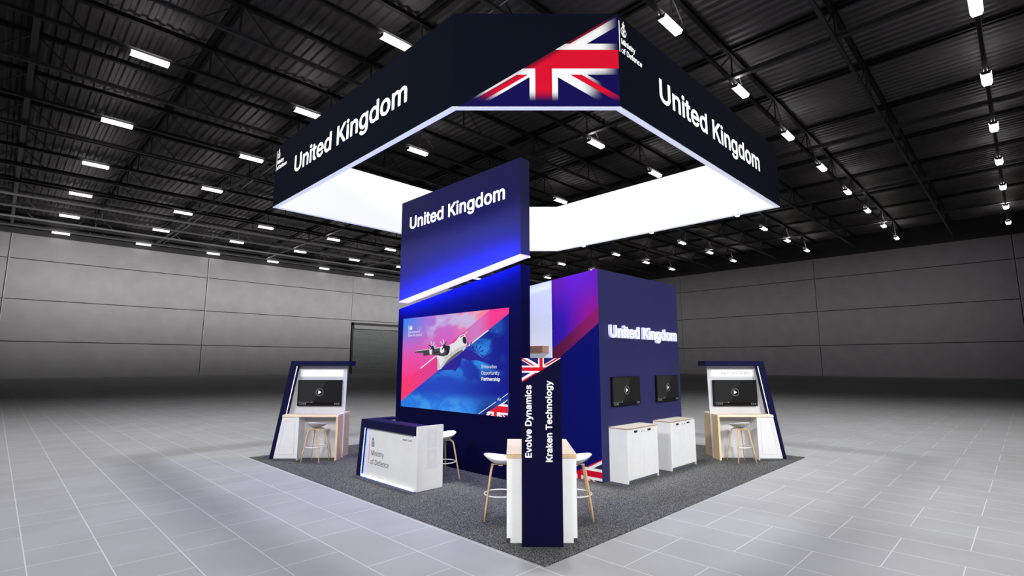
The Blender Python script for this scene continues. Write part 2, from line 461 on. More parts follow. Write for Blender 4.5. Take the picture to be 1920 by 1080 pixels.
f = MB(); f.box(54.25, 65.95, Y1 - .3, Y1 + .1, 9.6, 10.4); f.build('shutter_box', mat('shutter_box', (.3, .3, .3), .5), door, .05)

# corrugated roof sheet, ribs along y
ROOFM = mat('corrugated_steel', (.16, .147, .152), .5, .25, noise=(.4, .12))
mb = MB(); pts = []; x = X0
while x < X1 + .5:
    pts += [(x, ROOF), (x + .26, ROOF), (x + .36, ROOF + .14), (x + .58, ROOF + .14)]; x += .68
v = []; f = []
for px, pz in pts: v += [(px, Y0, pz), (px, Y1 + .5, pz)]
for i in range(len(pts) - 1): f.append((2 * i, 2 * i + 1, 2 * i + 3, 2 * i + 2))
mb.faces(v, f); struct(mb, 'ceiling', ROOFM)

STEEL = mat('dark_roof_steel', (.075, .072, .074), .45, .3); STEEL_L = mat('light_roof_steel', (.17, .163, .163), .45, .4); STEEL_D = mat('black_roof_steel', (.018, .017, .018), .6)
XJ = [-.3 + 8.77 * k for k in range(-3, 12)]
LX = [5.08 + 10.32 * i for i in range(10)]; LY = [.07 + 12.69 * j for j in range(9)]
ZB, ZT = 21.9, 23.75
def chan(mb, ax, a, b, c, z, w, hgt, m=0):
    """I-section along an axis: ax 'x' runs a..b in x at y=c, 'y' runs in y at x=c; z is the underside"""
    t = .03
    for (u0, u1, z0, z1) in ((-w / 2, w / 2, z, z + t), (-w / 2, w / 2, z + hgt - t, z + hgt), (-t / 2, t / 2, z + t, z + hgt - t)):
        if ax == 'x': mb.box(a, b, c + u0, c + u1, z0, z1, m)
        else: mb.box(c + u0, c + u1, a, b, z0, z1, m)
ny = 0
for j in range(-3, 17):
    y = .07 + 6.345 * j
    lampline = (j % 2 == 0)
    r = MB(); chan(r, 'x', X0, X1, y, ZB - .12, .22, .24)
    tr = struct(r, 'roof_truss', STEEL if lampline else STEEL_L)
    c = MB(); chan(c, 'x', X0, X1, y, ZT, .3, .3); c.build('top_chord', STEEL_D, tr)
    w = MB()
    for xj in XJ:
        w.bar((xj, y, ZB + .1), (xj, y, ZT + .05), .09, .09)
        for sx in (-1, 1): w.bar((xj + .12 * sx, y, ZT + .05), (xj + 2.05 * sx, y, ZB + .1), .07, .07)
    w.build('web_bars', STEEL, tr)
for i, xj in enumerate(XJ):
    r = MB()
    for o in (-.22, .22): chan(r, 'y', Y0, Y1, xj + o, ROOF - .24, .2, .22)
    struct(r, 'roof_purlin', STEEL_D)
    if i % 2 == 1:
        r = MB(); chan(r, 'y', Y0, Y1, xj, ZB + .14, .34, .3)
        struct(r, 'roof_tie_beam', STEEL_L)
r = MB(); r.tube([(18., Y0, ZB + .2), (18., Y1, ZB + .2)], .09, 0, 10); struct(r, 'roof_service_pipe', mat('bright_pipe', (.45, .45, .45), .3, .8))

# hall lamps, one under the truss at every lattice point in view
LAMP_E = mat('lamp_diffuser', (.9, .9, .9), .5, emit=(1, .985, .97), es=2.6)
LAMP_UP = mat('lamp_roof_glow', (.9, .9, .9), .5, emit=(1, .985, .97), es=20.)  # added glowing top, hidden from below, to brighten the roof round each lamp
LAMP_B = mat('lamp_housing', (.1, .1, .1), .5)
LAMPS = []          # (i, j, label)
ORD = ('first', 'second', 'third', 'fourth', 'fifth', 'sixth', 'seventh', 'eighth', 'ninth')
LEFT_ROWS = {0: [3, 4, 5, 6, 7, 8], 1: [2, 3, 4, 5, 6, 7, 8], 2: [3, 6, 7, 8], 3: [6, 7, 8], 4: [6, 7, 8], 5: [7, 8]}      # lattice column: lamps seen in it, from the camera outwards
RIGHT_ROWS = {1: [2, 3, 4, 5, 6, 7, 8, 9], 0: [3, 4, 5, 6, 7, 8, 9], 2: [3, 4, 6, 7, 8, 9], 3: [4, 6, 7, 8, 9], 4: [6, 7, 8, 9], 5: [6, 7, 8], 7: [7], 6: [8]}
for n_, (i, js) in enumerate(sorted(LEFT_ROWS.items())):
    for k_, j in enumerate(js):
        LAMPS.append((i, j, 'white linear ceiling lamp, %s visible in the %s lamp row from the left edge' % (ORD[k_], ORD[n_]), 'ceiling lamps of the hall'))
for n_, (j, is_) in enumerate(sorted(RIGHT_ROWS.items())):
    for k_, i in enumerate(is_):
        LAMPS.append((i, j, 'white linear ceiling lamp, %s visible in the %s lamp row from the right edge' % (ORD[k_], ORD[n_]), 'ceiling lamps of the hall'))
def lamp(i, j, label, group, proto=[]):
    loc = (LX[i], LY[j], ZB - .385)
    if not proto:
        t = thing('hall_lamp', label, 'ceiling lamp', loc, 0., group)
        x, y, z = loc
        b = MB(); b.box(x - 1.05, x + 1.05, y - .07, y + .07, z + .2, z + .262)
        for sx in (-1.05, 1.03): b.prism([(x + sx, y - .3, z + .205), (x + sx, y + .3, z + .205), (x + sx, y + .21, z - .005), (x + sx, y - .21, z - .005)], (.02, 0, 0))
        b.build('lamp_housing', LAMP_B, t)
        e = MB()
        for sy in (-1, 1): e.box(x - 1.0, x + 1.0, y + sy * .09, y + sy * .27, z + .2, z + .204)
        e.build('roof_glow', LAMP_UP, t)
        e = MB(); e.prism([(x - 1.03, y - .29, z + .2), (x - 1.03, y + .29, z + .2), (x - 1.03, y + .2, z), (x - 1.03, y - .2, z)], (2.06, 0, 0))
        e.build('lamp_diffuser', LAMP_E, t)
        proto.append(t)
        return t
    p = proto[0]; t = p.copy(); COL.objects.link(t); t.location = loc
    t['label'] = label
    for ch in list(p.children):
        c = ch.copy(); COL.objects.link(c); c.parent = t
    return t
for i, j, lb, gp in LAMPS: lamp(i, j, lb, gp)
# ------------------------------------------------------------------ stand carpet
def carpet_mat():
    m = mat('carpet_pile', (.07, .07, .075), .95, spec=.1); h = NT(m)
    n = h.noise(h.obj(), 62, 5); n2 = h.noise(h.obj(), 9, 2)
    f = h.rng(n, .38, .64)
    c = h.mix(f, (.017, .017, .018), (.20, .20, .202))
    c = h.mix(h.math('MULTIPLY', h.rng(n2, .3, .7), .3), c, (.05, .05, .055))
    h.L.new(c, h.N['Principled BSDF'].inputs['Base Color'])
    bp = h.N.new('ShaderNodeBump'); bp.inputs['Strength'].default_value = .6; bp.inputs['Distance'].default_value = .01
    h.L.new(n, bp.inputs['Height']); h.L.new(bp.outputs['Normal'], h.N['Principled BSDF'].inputs['Normal'])
    return m
mb = MB(); mb.box(4.47, 13.73, 3.96, 13.2, .0005, .012)
tag(mb.build('stand_carpet', carpet_mat()), 'speckled dark grey square carpet laid on the tiled hall floor under the stand', 'carpet')
CZ = .012

# ------------------------------------------------------------------ hanging canopy
CX0, CX1, CY0, CY1, CB, CT = 4.58, 13.62, 4.05, 13.16, 6.108, 7.68
CH = 1.83                                     # leg of the cut corners
can = thing('hanging_canopy_sign', 'huge navy fabric ring sign hanging over the stand, glowing white inside', 'hanging sign', ((CX0 + CX1) / 2, (CY0 + CY1) / 2, CB))
OUT = [(CX0, CY0 + CH), (CX0 + CH, CY0), (CX1, CY0), (CX1, CY1 - CH), (CX1 - CH, CY1), (CX0, CY1)]
def inset(poly, d):
    n = len(poly); res = []
    for i in range(n):
        p0, p1, p2 = Vector(poly[i - 1]), Vector(poly[i]), Vector(poly[(i + 1) % n])
        a = (p1 - p0).normalized(); b = (p2 - p1).normalized()
        na, nb = Vector((-a.y, a.x)), Vector((-b.y, b.x))
        q = (na + nb).normalized(); res.append(p1 + q * (d / max(.2, q.dot(na))))
    return [(p.x, p.y) for p in res]
IN = inset(OUT, .105); INS = inset(OUT, .02); INL = inset(OUT, .1)
LINING = mat('glowing_white_fabric', (.25, .25, .25), .8, emit=(.98, .99, 1), es=.84, spec=.1)
RIM = mat('white_rim_glow', (.75, .78, .85), .4, emit=(.80, .86, 1), es=.55)  # glow added to the white rim, standing in for light on it
n6 = len(OUT)
for i in range(n6):
    a, b = OUT[i], OUT[(i + 1) % n6]; c, d_ = INS[i], INS[(i + 1) % n6]
    p = MB(); p.prism([(a[0], a[1], CB), (b[0], b[1], CB), (d_[0], d_[1], CB), (c[0], c[1], CB)], (0, 0, CT - CB))
    pan = p.build('fabric_panel', NAVY_FABRIC, can)
    c, d_ = INL[i], INL[(i + 1) % n6]; e, g_ = IN[i], IN[(i + 1) % n6]
    p = MB(); p.prism([(c[0], c[1], CB + .012), (d_[0], d_[1], CB + .012), (g_[0], g_[1], CB + .012), (e[0], e[1], CB + .012)], (0, 0, CT - CB - .02))
    p.build('inner_lining', LINING, can)
for i in range(n6):                            # bottom and top rims as mitred strips
    pass
p = MB()
for z0, z1 in ((CB - .006, CB + .01), (CT - .012, CT)):
    for i in range(n6):
        a, b = OUT[i], OUT[(i + 1) % n6]; c, d_ = IN[i], IN[(i + 1) % n6]
        if z0 > CB: a, b = INS[i], INS[(i + 1) % n6]
        p.prism([(a[0], a[1], z0), (b[0], b[1], z0), (d_[0], d_[1], z0), (c[0], c[1], z0)], (0, 0, z1 - z0))
p.build('rim_frame', RIM, can)
# lettering of the two long faces
t = MB(); lettering(t, 'United Kingdom', (CX0, 11.91, 6.685), UL, UZ, 4.76, .42, .004, .016); t.build('lettering', TXT_LIT, can)
t = MB(); lettering(t, 'United Kingdom', (7.665, CY0, 6.69), UR, UZ, 4.69, .42, .004, .016); t.build('lettering', TXT_LIT, can)
for O, U, s in (((CX0, 13.06, 7.09), UL, 1.), ((6.47, CY0, 7.09), UR, .96)):
    e = MB(); O = Vector(O); Uv = Vector(U)
    put(e, [(-.035, -.05), (-.015, -.05), (-.015, .49), (-.035, .49)], O, U, UZ, 0, .003)
    crest(e, O + Uv * .10 + Vector((0, 0, .26)), U, UZ, .27)
    lettering(e, 'Ministry', O + Uv * .03 + Vector((0, 0, .115)), U, UZ, .40, .095, .004, .006)
    lettering(e, 'of Defence', O + Uv * .03 + Vector((0, 0, -.035)), U, UZ, .60, .095, .004, .006)
    e.build('emblem_print', TXT_LIT, can)
# union flag on the cut corner; the print runs out into navy at its edges
def fade_mat(name, c, kind, base=srgb(13, 8, 74)):
    """printed flag colour that runs out into navy towards the edges of the print"""
    m = mat(name, c, .7, emit=c, es=.2, spec=.05); h = NT(m)
    u, v, w = h.sep(h.uv())
    f = h.rng(v, .05, .18)
    f = h.math('MULTIPLY', f, h.rng(h.math('ADD', u, h.math('MULTIPLY', v, .35)), .13, .27))
    if kind == 'white':
        f = h.math('MULTIPLY', f, h.rng(u, 1.0, .88))
        k = h.math('ADD', h.math('MULTIPLY', h.rng(u, .76, .9), h.rng(v, .42, .28)), 0.)       # lower right arm
        f = h.math('MULTIPLY', f, h.math('SUBTRACT', 1., k))
    if kind == 'red': f = h.math('MULTIPLY', f, h.math('SUBTRACT', 1., h.math('MULTIPLY', h.rng(u, .88, .97), h.rng(v, .75, .85))))
    col = h.mix(f, base, c)
    d = h.math('SUBTRACT', h.math('MULTIPLY', h.math('SUBTRACT', u, .035), 1.033), v)
    col = h.mix(h.rng(d, 0., .075, .2 if kind == 'red' else .75, 1.), (.004, .005, .014), col)
    h.L.new(col, h.N['Principled BSDF'].inputs['Base Color']); h.L.new(col, h.N['Principled BSDF'].inputs['Emission Color'])
    return m
CW = CH * math.sqrt(2); CHH = CT - CB
fl = union_flag(.545 * CW, .50 * CHH, .13, .158, .22, .262, .625, .26)
reg = [(.035 * CW, .0), (CW * .998, 0), (CW * .998, CHH * .995)]
e = MB(); flag_print(e, fl, reg, (CX0, CY0 + CH, CB + .004), (S2, -S2, 0), UZ, uvscale=(1 / CW, 1 / CHH))
e.build('union_flag_print', [fade_mat('flag_white_fade', (.80, .80, .80), 'white'), fade_mat('flag_red_fade', srgb(200, 12, 42), 'red'), fade_mat('flag_blue_fade', srgb(13, 8, 74), 'blue')], can)

# ------------------------------------------------------------------ sign tower with the slanted light slot
TX, TXB, TY0, TY1 = 7.074, 7.34, 6.84, 11.11
tow = thing('sign_tower', 'tall navy sign tower split by a slanted glowing slot, behind the counter', 'sign tower', (7.2, 9, CZ))
zu = lambda y: 4.292 - (y - 6.852) * .1352    # underside of the upper block
zl = lambda y: 4.115 - (y - 6.852) * .1335    # top of the lower body
def yz(pts, x0, x1, mbx, m=0): mbx.prism([(x0, y, z) for y, z in pts], (x1 - x0, 0, 0), m)
b = MB(); yz([(TY0, CZ), (TY1, CZ), (TY1, zl(TY1)), (TY0, zl(TY0))], TX, TXB, b); b.build('lower_body', mat('navy_dark_laminate', (.0035, .0035, .034), .6, noise=(3, .05), spec=.02), tow, .003)
b = MB(); yz([(TY0, zu(TY0) + .03), (TY1, zu(TY1) + .03), (TY1, 6.31), (TY0, 6.31)], TX, TXB, b); b.build('upper_block', mat('navy_upper_lit', (.032, .032, .112), .6, noise=(3, .05), spec=.03), tow, .003)  # lighter navy: the light and glow on this block are put into its colour
b = MB()
for y in (TY0 + .012, TY1 - .012): yz([(y - .012, zu(y)), (y + .012, zu(y)), (y + .012, zu(y) + .03), (y - .012, zu(y) + .03)], TX, TXB, b)
for x in (TX, TXB - .012): yz([(TY0, zu(TY0)), (TY1, zu(TY1)), (TY1, zu(TY1) + .03), (TY0, zu(TY0) + .03)], x, x + .012, b)
b.build('slot_rim', mat('slot_rim', (.6, .5, .7), .4, emit=(.5, .35, 1), es=.9), tow)
b = MB(); yz([(TY0 + .024, zu(TY0) + .012), (TY1 - .024, zu(TY1) + .012), (TY1 - .024, zu(TY1) + .028), (TY0 + .024, zu(TY0) + .028)], TX + .012, TXB - .012, b)
b.build('slot_diffuser', mat('slot_diffuser', (.6, .5, .7), .4, emit=(.80, .72, 1.05), es=1.0), tow)
b = MB(); yz([(TY0 + .03, zu(TY0) - .004), (TY1 - .2, zu(TY1 - .2) - .004), (TY1 - .2, zu(TY1 - .2) + .02), (TY0 + .03, zu(TY0) + .02)], TX + .016, TX + .115, b)
b.build('led_strip', mat('led_strip', (.8, .8, .8), .4, emit=(1.2, 1.0, 3.2), es=2.2), tow)
t = MB(); lettering(t, 'United Kingdom', (TX, 10.72, 5.54), UL, UZ, 3.44, .315, .004, .016)
t.build('lettering', mat('halo_letter', (.8, .8, .8), .5, emit=(1, .97, 1), es=1.6), tow)

# ------------------------------------------------------------------ video wall on the tower
yL, yR, zB, zT = 10.866, 7.147, 1.172, 3.286
SW, SH = yL - yR, zT - zB
def em(name, c, es=1.): return mat(name, (.004, .004, .004), .5, emit=c, es=es, spec=.04)
def sky_mat():
    m = em('screen_sunset', (1, 1, 1)); h = NT(m); u, v, w = h.sep(h.uv())
    c = h.mix(h.rng(u, 0, .45), srgb(70, 130, 235), srgb(190, 110, 205))
    low = h.mix(h.rng(v, .15, .55), srgb(255, 40, 95), srgb(235, 75, 165))
    c = h.mix(h.rng(v, .95, .48), c, low)
    c = h.mix(h.rng(h.math('ADD', u, h.math('MULTIPLY', v, .3)), .72, 1.0), c, srgb(250, 130, 150))
    n = h.noise(h.uv(), 5., 5, .4)
    cl = h.math('MULTIPLY', h.rng(n, .46, .62), h.math('MULTIPLY', h.rng(v, .62, .9), h.rng(u, .1, .35)))
    c = h.mix(h.math('MULTIPLY', cl, .85), c, srgb(195, 190, 228))
    h.L.new(c, h.N['Principled BSDF'].inputs['Emission Color']); return m
def band_mat():
    m = em('screen_pink_band', (1, 1, 1)); h = NT(m); u, v, w = h.sep(h.uv())
    c = h.mix(h.rng(u, .0, .3), srgb(252, 55, 105), srgb(225, 60, 140))
    c = h.mix(h.rng(u, .55, .72), c, srgb(205, 120, 190))
    c = h.mix(h.rng(u, .74, .88), c, srgb(245, 58, 140))
    h.L.new(c, h.N['Principled BSDF'].inputs['Emission Color']); return m
def blue_mat():
    m = em('screen_blue_sky', (1, 1, 1)); h = NT(m); u, v, w = h.sep(h.uv())
    c = h.mix(h.rng(u, .45, 1.), srgb(34, 70, 190), srgb(18, 24, 140))
    c = h.mix(h.rng(v, .22, .02), c, srgb(40, 120, 225))
    n = h.noise(h.uv(), 6., 5, .5)
    k = h.math('MULTIPLY', h.rng(n, .42, .62), h.math('MULTIPLY', h.rng(v, .25, .5), h.rng(u, 1.0, .8)))
    c = h.mix(h.math('MULTIPLY', k, .8), c, srgb(50, 150, 240))
    k2 = h.math('MULTIPLY', h.rng(n, .4, .6), h.math('MULTIPLY', h.rng(v, .2, .08), h.rng(u, .85, .6)))
    c = h.mix(h.math('MULTIPLY', k2, .7), c, srgb(70, 160, 238))
    c = h.mix(h.math('MULTIPLY', h.rng(v, .2, .02), h.rng(u, .68, .85)), c, srgb(20, 16, 110))
    h.L.new(c, h.N['Principled BSDF'].inputs['Emission Color']); return m
vw = thing('video_wall', 'large lit video screen showing a grey transport aircraft on a pink and blue sky', 'screen', (TX - .02, 9, zB))
b = MB(); b.box(TX - .012, TX, yR, yL, zB, zT); b.build('screen_housing', BLACK, vw)
SO = (TX - .012, yL, zB)
def S(pts): return [(p[0] * SW, p[1] * SH) for p in pts]
b = MB(); uvs = (1 / SW, 1 / SH)
put(b, S([(0, .249), (.853, 1), (0, 1)]), SO, UL, UZ, 0, .001, uvs)
put(b, S([(0, .0605), (1, .946), (1, 1), (.853, 1), (0, .249)]), SO, UL, UZ, 1, .001, uvs)
put(b, S([(0, 0), (1, 0), (1, .946), (0, .0605)]), SO, UL, UZ, 2, .001, uvs)
b.build('screen_image', [sky_mat(), band_mat(), blue_mat()], vw)
# aircraft drawn on the screen
A = [em('aircraft_white', srgb(225, 225, 228)), em('aircraft_grey', srgb(72, 72, 76)), em('aircraft_belly', srgb(96, 96, 98)), em('aircraft_black', srgb(38, 38, 48)), em('aircraft_shade', srgb(42, 34, 150)),
     em('aircraft_light', srgb(196, 198, 202)), em('aircraft_yellow', srgb(190, 160, 60))]
fus = [(.628, .776), (.601, .769), (.579, .745), (.561, .715), (.538, .694), (.506, .682), (.492, .673), (.497, .647), (.5, .601), (.48, .565), (.422, .569), (.373, .567), (.384, .51), (.388, .473), (.385, .421), (.393, .413), (.424, .429), (.439, .448), (.481, .484), (.527, .529), (.59, .578), (.626, .607), (.65, .641), (.658, .685), (.655, .735), (.644, .766)]
belly = [(.439, .448), (.481, .484), (.527, .529), (.59, .578), (.626, .607), (.621, .622), (.581, .604), (.536, .569), (.499, .534), (.471, .499)]
nose = [(.622, .747), (.633, .754), (.648, .746), (.655, .72), (.656, .691), (.645, .678), (.629, .687), (.62, .712)]
cock = [(.595, .746), (.61, .763), (.63, .768), (.633, .759), (.613, .754), (.599, .741)]
wing = [(.141, .605), (.146, .62), (.195, .627), (.3, .637), (.401, .649), (.473, .663), (.501, .667), (.504, .647), (.498, .596), (.48, .565), (.451, .556), (.373, .57), (.322, .576), (.234, .564), (.239, .586), (.228, .598)]
lead = [(.144, .616), (.152, .625), (.3, .642), (.478, .668), (.401, .645), (.3, .633)]
eng1 = [(.298, .633), (.315, .647), (.331, .632), (.325, .579), (.304, .582)]
eng2 = [(.409, .658), (.435, .665), (.449, .649), (.45, .602), (.421, .587), (.407, .608)]
wroot = [(.459, .659), (.499, .667), (.504, .636), (.498, .596), (.475, .563), (.46, .576), (.474, .617)]
shb = [(.389, .413), (.449, .461), (.603, .585), (.619, .551), (.606, .474), (.578, .438), (.56, .405), (.518, .421), (.403, .407)]
shw = [(.597, .593), (.645, .628), (.658, .621), (.697, .608), (.748, .574), (.818, .516), (.793, .499), (.739, .517), (.688, .513), (.609, .539)]
b = MB()
def T(p, mi, lift): put(b, S(p), SO, UL, UZ, mi, lift)
T(shw, 4, .002); T(shb, 4, .002)
for hx, hy in ((.678, .626), (.756, .586)):
    for k in range(8):
        a = 2 * PI * k / 8 + .3; T([(hx, hy), (hx + .045 * math.cos(a + .12), hy + .075 * math.sin(a + .12)), (hx + .047 * math.cos(a - .1), hy + .078 * math.sin(a - .1))], 4, .0022)
T(line2((.207, .427), (.366, .562), .012), 0, .002); T(line2((.672, .657), (.84, .803), .012), 0, .002)
T(fus, 0, .003); T([(.439, .448), (.471, .499), (.499, .534), (.536, .569), (.581, .604), (.621, .622), (.65, .641), (.655, .67), (.61, .655), (.565, .632), (.52, .60), (.48, .56), (.445, .505), (.415, .44), (.424, .429)], 5, .0032)
T([(.385, .421), (.393, .413), (.415, .44), (.40, .5), (.39, .56), (.384, .51)], 5, .0032)
T(line2((.24, .59), (.45, .578), .006), 3, .004); T(line2((.16, .612), (.29, .622), .004), 3, .0041); T(line2((.345, .6), (.405, .606), .012), 3, .0041)
T(belly, 2, .0034); T(nose, 3, .0034); T(cock, 3, .0034)
T(wing, 1, .0038); T(lead, 5, .0042); T(wroot, 3, .0042); T(eng1, 0, .0046); T(eng2, 0, .0046)
T(line2((.514, .59), (.522, .549), .006), 6, .0042); T(line2((.635, .771), (.667, .806), .006), 0, .0036)
T(line2((.512, .66), (.516, .61), .006), 5, .0042); T([(.45, .56), (.48, .575), (.47, .52), (.452, .53)], 5, .0042)
for (hx, hy), tips in (((.333, .653), [(.314, .723, 5), (.35, .716, 5), (.291, .684, 3), (.37, .673, 5), (.311, .633, 3), (.337, .61, 3), (.355, .63, 3)]),
                       ((.447, .664), [(.438, .735, 5), (.41, .713, 5), (.47, .71, 1), (.467, .627, 3), (.43, .629, 3), (.479, .606, 3), (.485, .66, 3)])):
    for tx, ty, mi in tips: T(line2((hx, hy), (tx, ty), .012), mi, .005)
    T([(hx + .012 * math.cos(a * PI / 6), hy + .022 * math.sin(a * PI / 6)) for a in range(12)], 3, .0054)
b.build('aircraft_picture', A, vw)
SWHITE = em('screen_white', (.9, .9, .9))
b = MB()
def ST(txt, u, v, wd, cap, wgt): lettering(b, txt, (TX - .012, yL - u * SW, zB + v * SH), UL, UZ, wd * SW, cap * SH, .0005, wgt, 0, .003)
ST('Innovation', .786, .438, .122, .033, -.002); ST('Opportunity', .786, .379, .142, .033, -.002); ST('Partnership', .787, .321, .148, .033, .02); ST('Air', .914, .143, .03, .026, .005)
put(b, S(line2((.765, .004), (.904, .13), .005)), SO, UL, UZ, 0, .003); put(b, S(line2((.951, .172), (.995, .213), .005)), SO, UL, UZ, 0, .003)
put(b, S([(.064, .785), (.068, .785), (.068, .92), (.064, .92)]), SO, UL, UZ, 0, .003)
ST('UK Defence &', .074, .826, .118, .024, 0.); ST('Security Exports', .074, .79, .142, .024, 0.)
# arms above the department name: crowned shield between two supporters
for p in ([(.082, .872), (.09, .86), (.098, .872), (.098, .895), (.082, .895)], [(.074, .868), (.08, .862), (.081, .9), (.074, .905)], [(.1, .862), (.106, .868), (.106, .905), (.099, .9)],
          [(.084, .9), (.096, .9), (.098, .914), (.093, .908), (.09, .922), (.087, .908), (.082, .914)]): put(b, S(p), SO, UL, UZ, 0, .003)
b.build('screen_lettering', SWHITE, vw)
b = MB(); fl = union_flag(.9 * SW, .066 * SH, .045, .06, .085, .10, .72, .085)
flag_print(b, fl, [(.803 * SW, 0), (.994 * SW, 0), (.994 * SW, .16 * SH)], SO, UL, UZ, .003, .0003)
b.build('screen_flag', [em('screen_flag_white', (.85, .85, .87)), em('screen_flag_red', srgb(225, 25, 50)), em('screen_flag_blue', srgb(22, 14, 90))], vw)
# ------------------------------------------------------------------ storage block with printed wall
BX0, BX1, BY0, BY1 = 8.162, 11.33, 5.796, 11.
zb = lambda y: 4.035 - (y - BY0) * .0835
blk = thing('storage_block', 'navy storage block wall with a pink and blue printed side, right of the tower', 'partition', ((BX0 + BX1) / 2, 8, CZ))
b = MB(); b.prism([(BX0, BY0, CZ), (BX0, BY1, CZ), (BX0, BY1, zb(BY1)), (BX0, BY0, zb(BY0))], (BX1 - BX0, 0, 0)); b.build('block_body', mat('navy_wall', (.026, .026, .10), .55, noise=(2, .05), spec=.1), blk, .003)
YW = 6.977                                    # where the print ends and the white panel starts
def purple_mat():
    m = mat('print_purple_blue_lit', (.2, .02, .3), .6, spec=.1); h = NT(m); x, y, z = h.sep(h.uv())
    c = h.mix(h.rng(x, .2, 1.1), (.03, .008, .36), (.30, .007, .20)); c = h.mix(h.rng(y, 3.0, 3.9), c, (.13, .012, .30))  # printed gradient, with the slot's blue light painted into its left side
    h.L.new(c, h.N['Principled BSDF'].inputs['Base Color']); return m
def crimson_mat():
    m = mat('print_crimson', (.2, .02, .1), .6, spec=.1); h = NT(m); x, y, z = h.sep(h.uv())
    c = h.mix(h.rng(x, .2, 1.1), (.10, .008, .05), (.25, .012, .10)); h.L.new(c, h.N['Principled BSDF'].inputs['Base Color']); return m
BO = (BX0, YW, CZ); BW = YW - BY0
dl = lambda u, z0, s=.675: z0 - (BW - u) * s                # a falling diagonal, given by its height at the near corner
P1, P2 = 3.276 - CZ, 2.975 - CZ
b = MB(); one = (1, 1)
put(b, [(0, dl(0, P1)), (BW, P1), (BW, zb(BY0) - CZ), (0, zb(YW) - CZ)], BO, UL, UZ, 0, .002, one)
put(b, [(0, dl(0, P2)), (BW, P2), (BW, P1), (0, dl(0, P1))], BO, UL, UZ, 1, .002, one)
put(b, [(0, 0), (BW, 0), (BW, P2), (0, dl(0, P2))], BO, UL, UZ, 2, .002, one)
b.build('printed_graphic', [purple_mat(), crimson_mat(), mat('print_blue', (.002, .004, .12), .6, spec=.1)], blk)
fl = union_flag(BW - .53, .13, .045, .055, .085, .105, .5, .12)
b = MB(); flag_print(b, fl, [(BW - .85, 0), (BW, 0), (BW, .42)], BO, UL, UZ, .003, .0004); b.build('union_flag_print', [F_WHITE, F_RED, mat('flag_navy', (.006, .005, .035), .6)], blk)
b = MB(); b.prism([(BX0 - .015, YW + .002, CZ), (BX0 - .015, 9.2, CZ), (BX0 - .015, 9.2, zb(9.2) - .004), (BX0 - .015, YW + .002, zb(YW) - .004)], (.013, 0, 0))
b.build('white_panel', mat('white_panel_glow', (.62, .68, .8), .5, emit=(.72, .80, 1), es=.38), blk)  # glow put into the white panel in place of light falling on it
t = MB(); lettering(t, 'United Kingdom', (8.455, BY0, 2.70), UR, UZ, 2.69, .25, .06, .02, 0, .012, 1)
t.build('lettering', [mat('built_up_letter', (.6, .6, .62), .4, emit=(.95, .95, 1), es=.55), mat('letter_flank', (.4, .42, .6), .4, emit=(.6, .7, 1), es=.5)], blk)
sh = thing('wooden_wall_shelf', 'brown wooden box shelf on the white panel behind the tower', 'shelf', (8.06, 7.6, 2.4))
b = MB(); b.box(BX0 - .22, BX0 - .016, 7.06, 7.9, 2.405, 2.43); b.box(BX0 - .22, BX0 - .016, 7.06, 7.9, 2.525, 2.55); b.build('shelf_board', WOOD_SHELF, sh, .002)
b = MB(); b.box(BX0 - .225, BX0 - .2, 7.055, 7.9, 2.40, 2.555); b.box(BX0 - .2, BX0 - .016, 7.055, 7.08, 2.40, 2.555); b.build('shelf_fascia', WOOD_SHELF, sh, .002)

# ------------------------------------------------------------------ monitors
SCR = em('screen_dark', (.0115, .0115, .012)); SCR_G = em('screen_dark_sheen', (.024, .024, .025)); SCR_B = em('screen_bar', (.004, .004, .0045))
ICON = em('screen_icon', (.85, .85, .87)); ICON_D = em('screen_icon_dim', (.28, .29, .3))
def monitor(parent, x0, y, z0, w, h, th, bez):
    """flat screen on a wall whose face is the plane y, looking to -y (in the parent's frame)"""
    b = MB(); b.box(x0, x0 + w, y - th, y - .012, z0, z0 + h); b.build('screen_housing', BLACK, parent, .004)
    b = MB(); b.box(x0 + w * .3, x0 + w * .7, y - .014, y, z0 + h * .25, z0 + h * .75); b.build('wall_mount', BLACK_METAL, parent)
    O = (x0, y - th, z0); W, H = w - 2 * bez, h - 2 * bez; b = MB()
    q = lambda p: [(bez + a * W, bez + c * H) for a, c in p]
    put(b, q([(0, .11), (1, .11), (1, 1), (0, 1)]), O, UR, UZ, 0, .0008)
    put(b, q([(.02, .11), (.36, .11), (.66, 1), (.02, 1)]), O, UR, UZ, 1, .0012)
    put(b, q([(0, 0), (1, 0), (1, .11), (0, .11)]), O, UR, UZ, 2, .0008); b.build('screen_image', [SCR, SCR_G, SCR_B], parent)
    c = (bez + .5 * W, bez + .53 * H); r = .085 * w; b = MB()
    ring2(b, c, r * .9, r, O, UR, UZ, 1, .0018)
    put(b, [(c[0] - .36 * r, c[1] - .52 * r), (c[0] + .56 * r, c[1]), (c[0] - .36 * r, c[1] + .52 * r)], O, UR, UZ, 0, .0018)
    b.build('play_button', [ICON, ICON_D], parent); b = MB()
    put(b, q([(.0, .112), (.33, .112), (.33, .122), (0, .122)]), O, UR, UZ, 1, .0018); disc2(b, q([(.33, .117)])[0], .008, O, UR, UZ, 0, .002, 8)
    b.build('progress_bar', [ICON, ICON_D], parent); b = MB()
    ring2(b, q([(.045, .055)])[0], .017, .022, O, UR, UZ, 1, .0018, 12)
    for u in (.095, .14, .18, .875, .92, .965):
        for dv in (-.018, .018): put(b, q([(u - .013, .055 + dv - .012), (u + .013, .055 + dv - .012), (u + .013, .055 + dv + .012), (u - .013, .055 + dv + .012)]), O, UR, UZ, 1, .0018)
    b.build('control_icons', [ICON, ICON_D], parent)
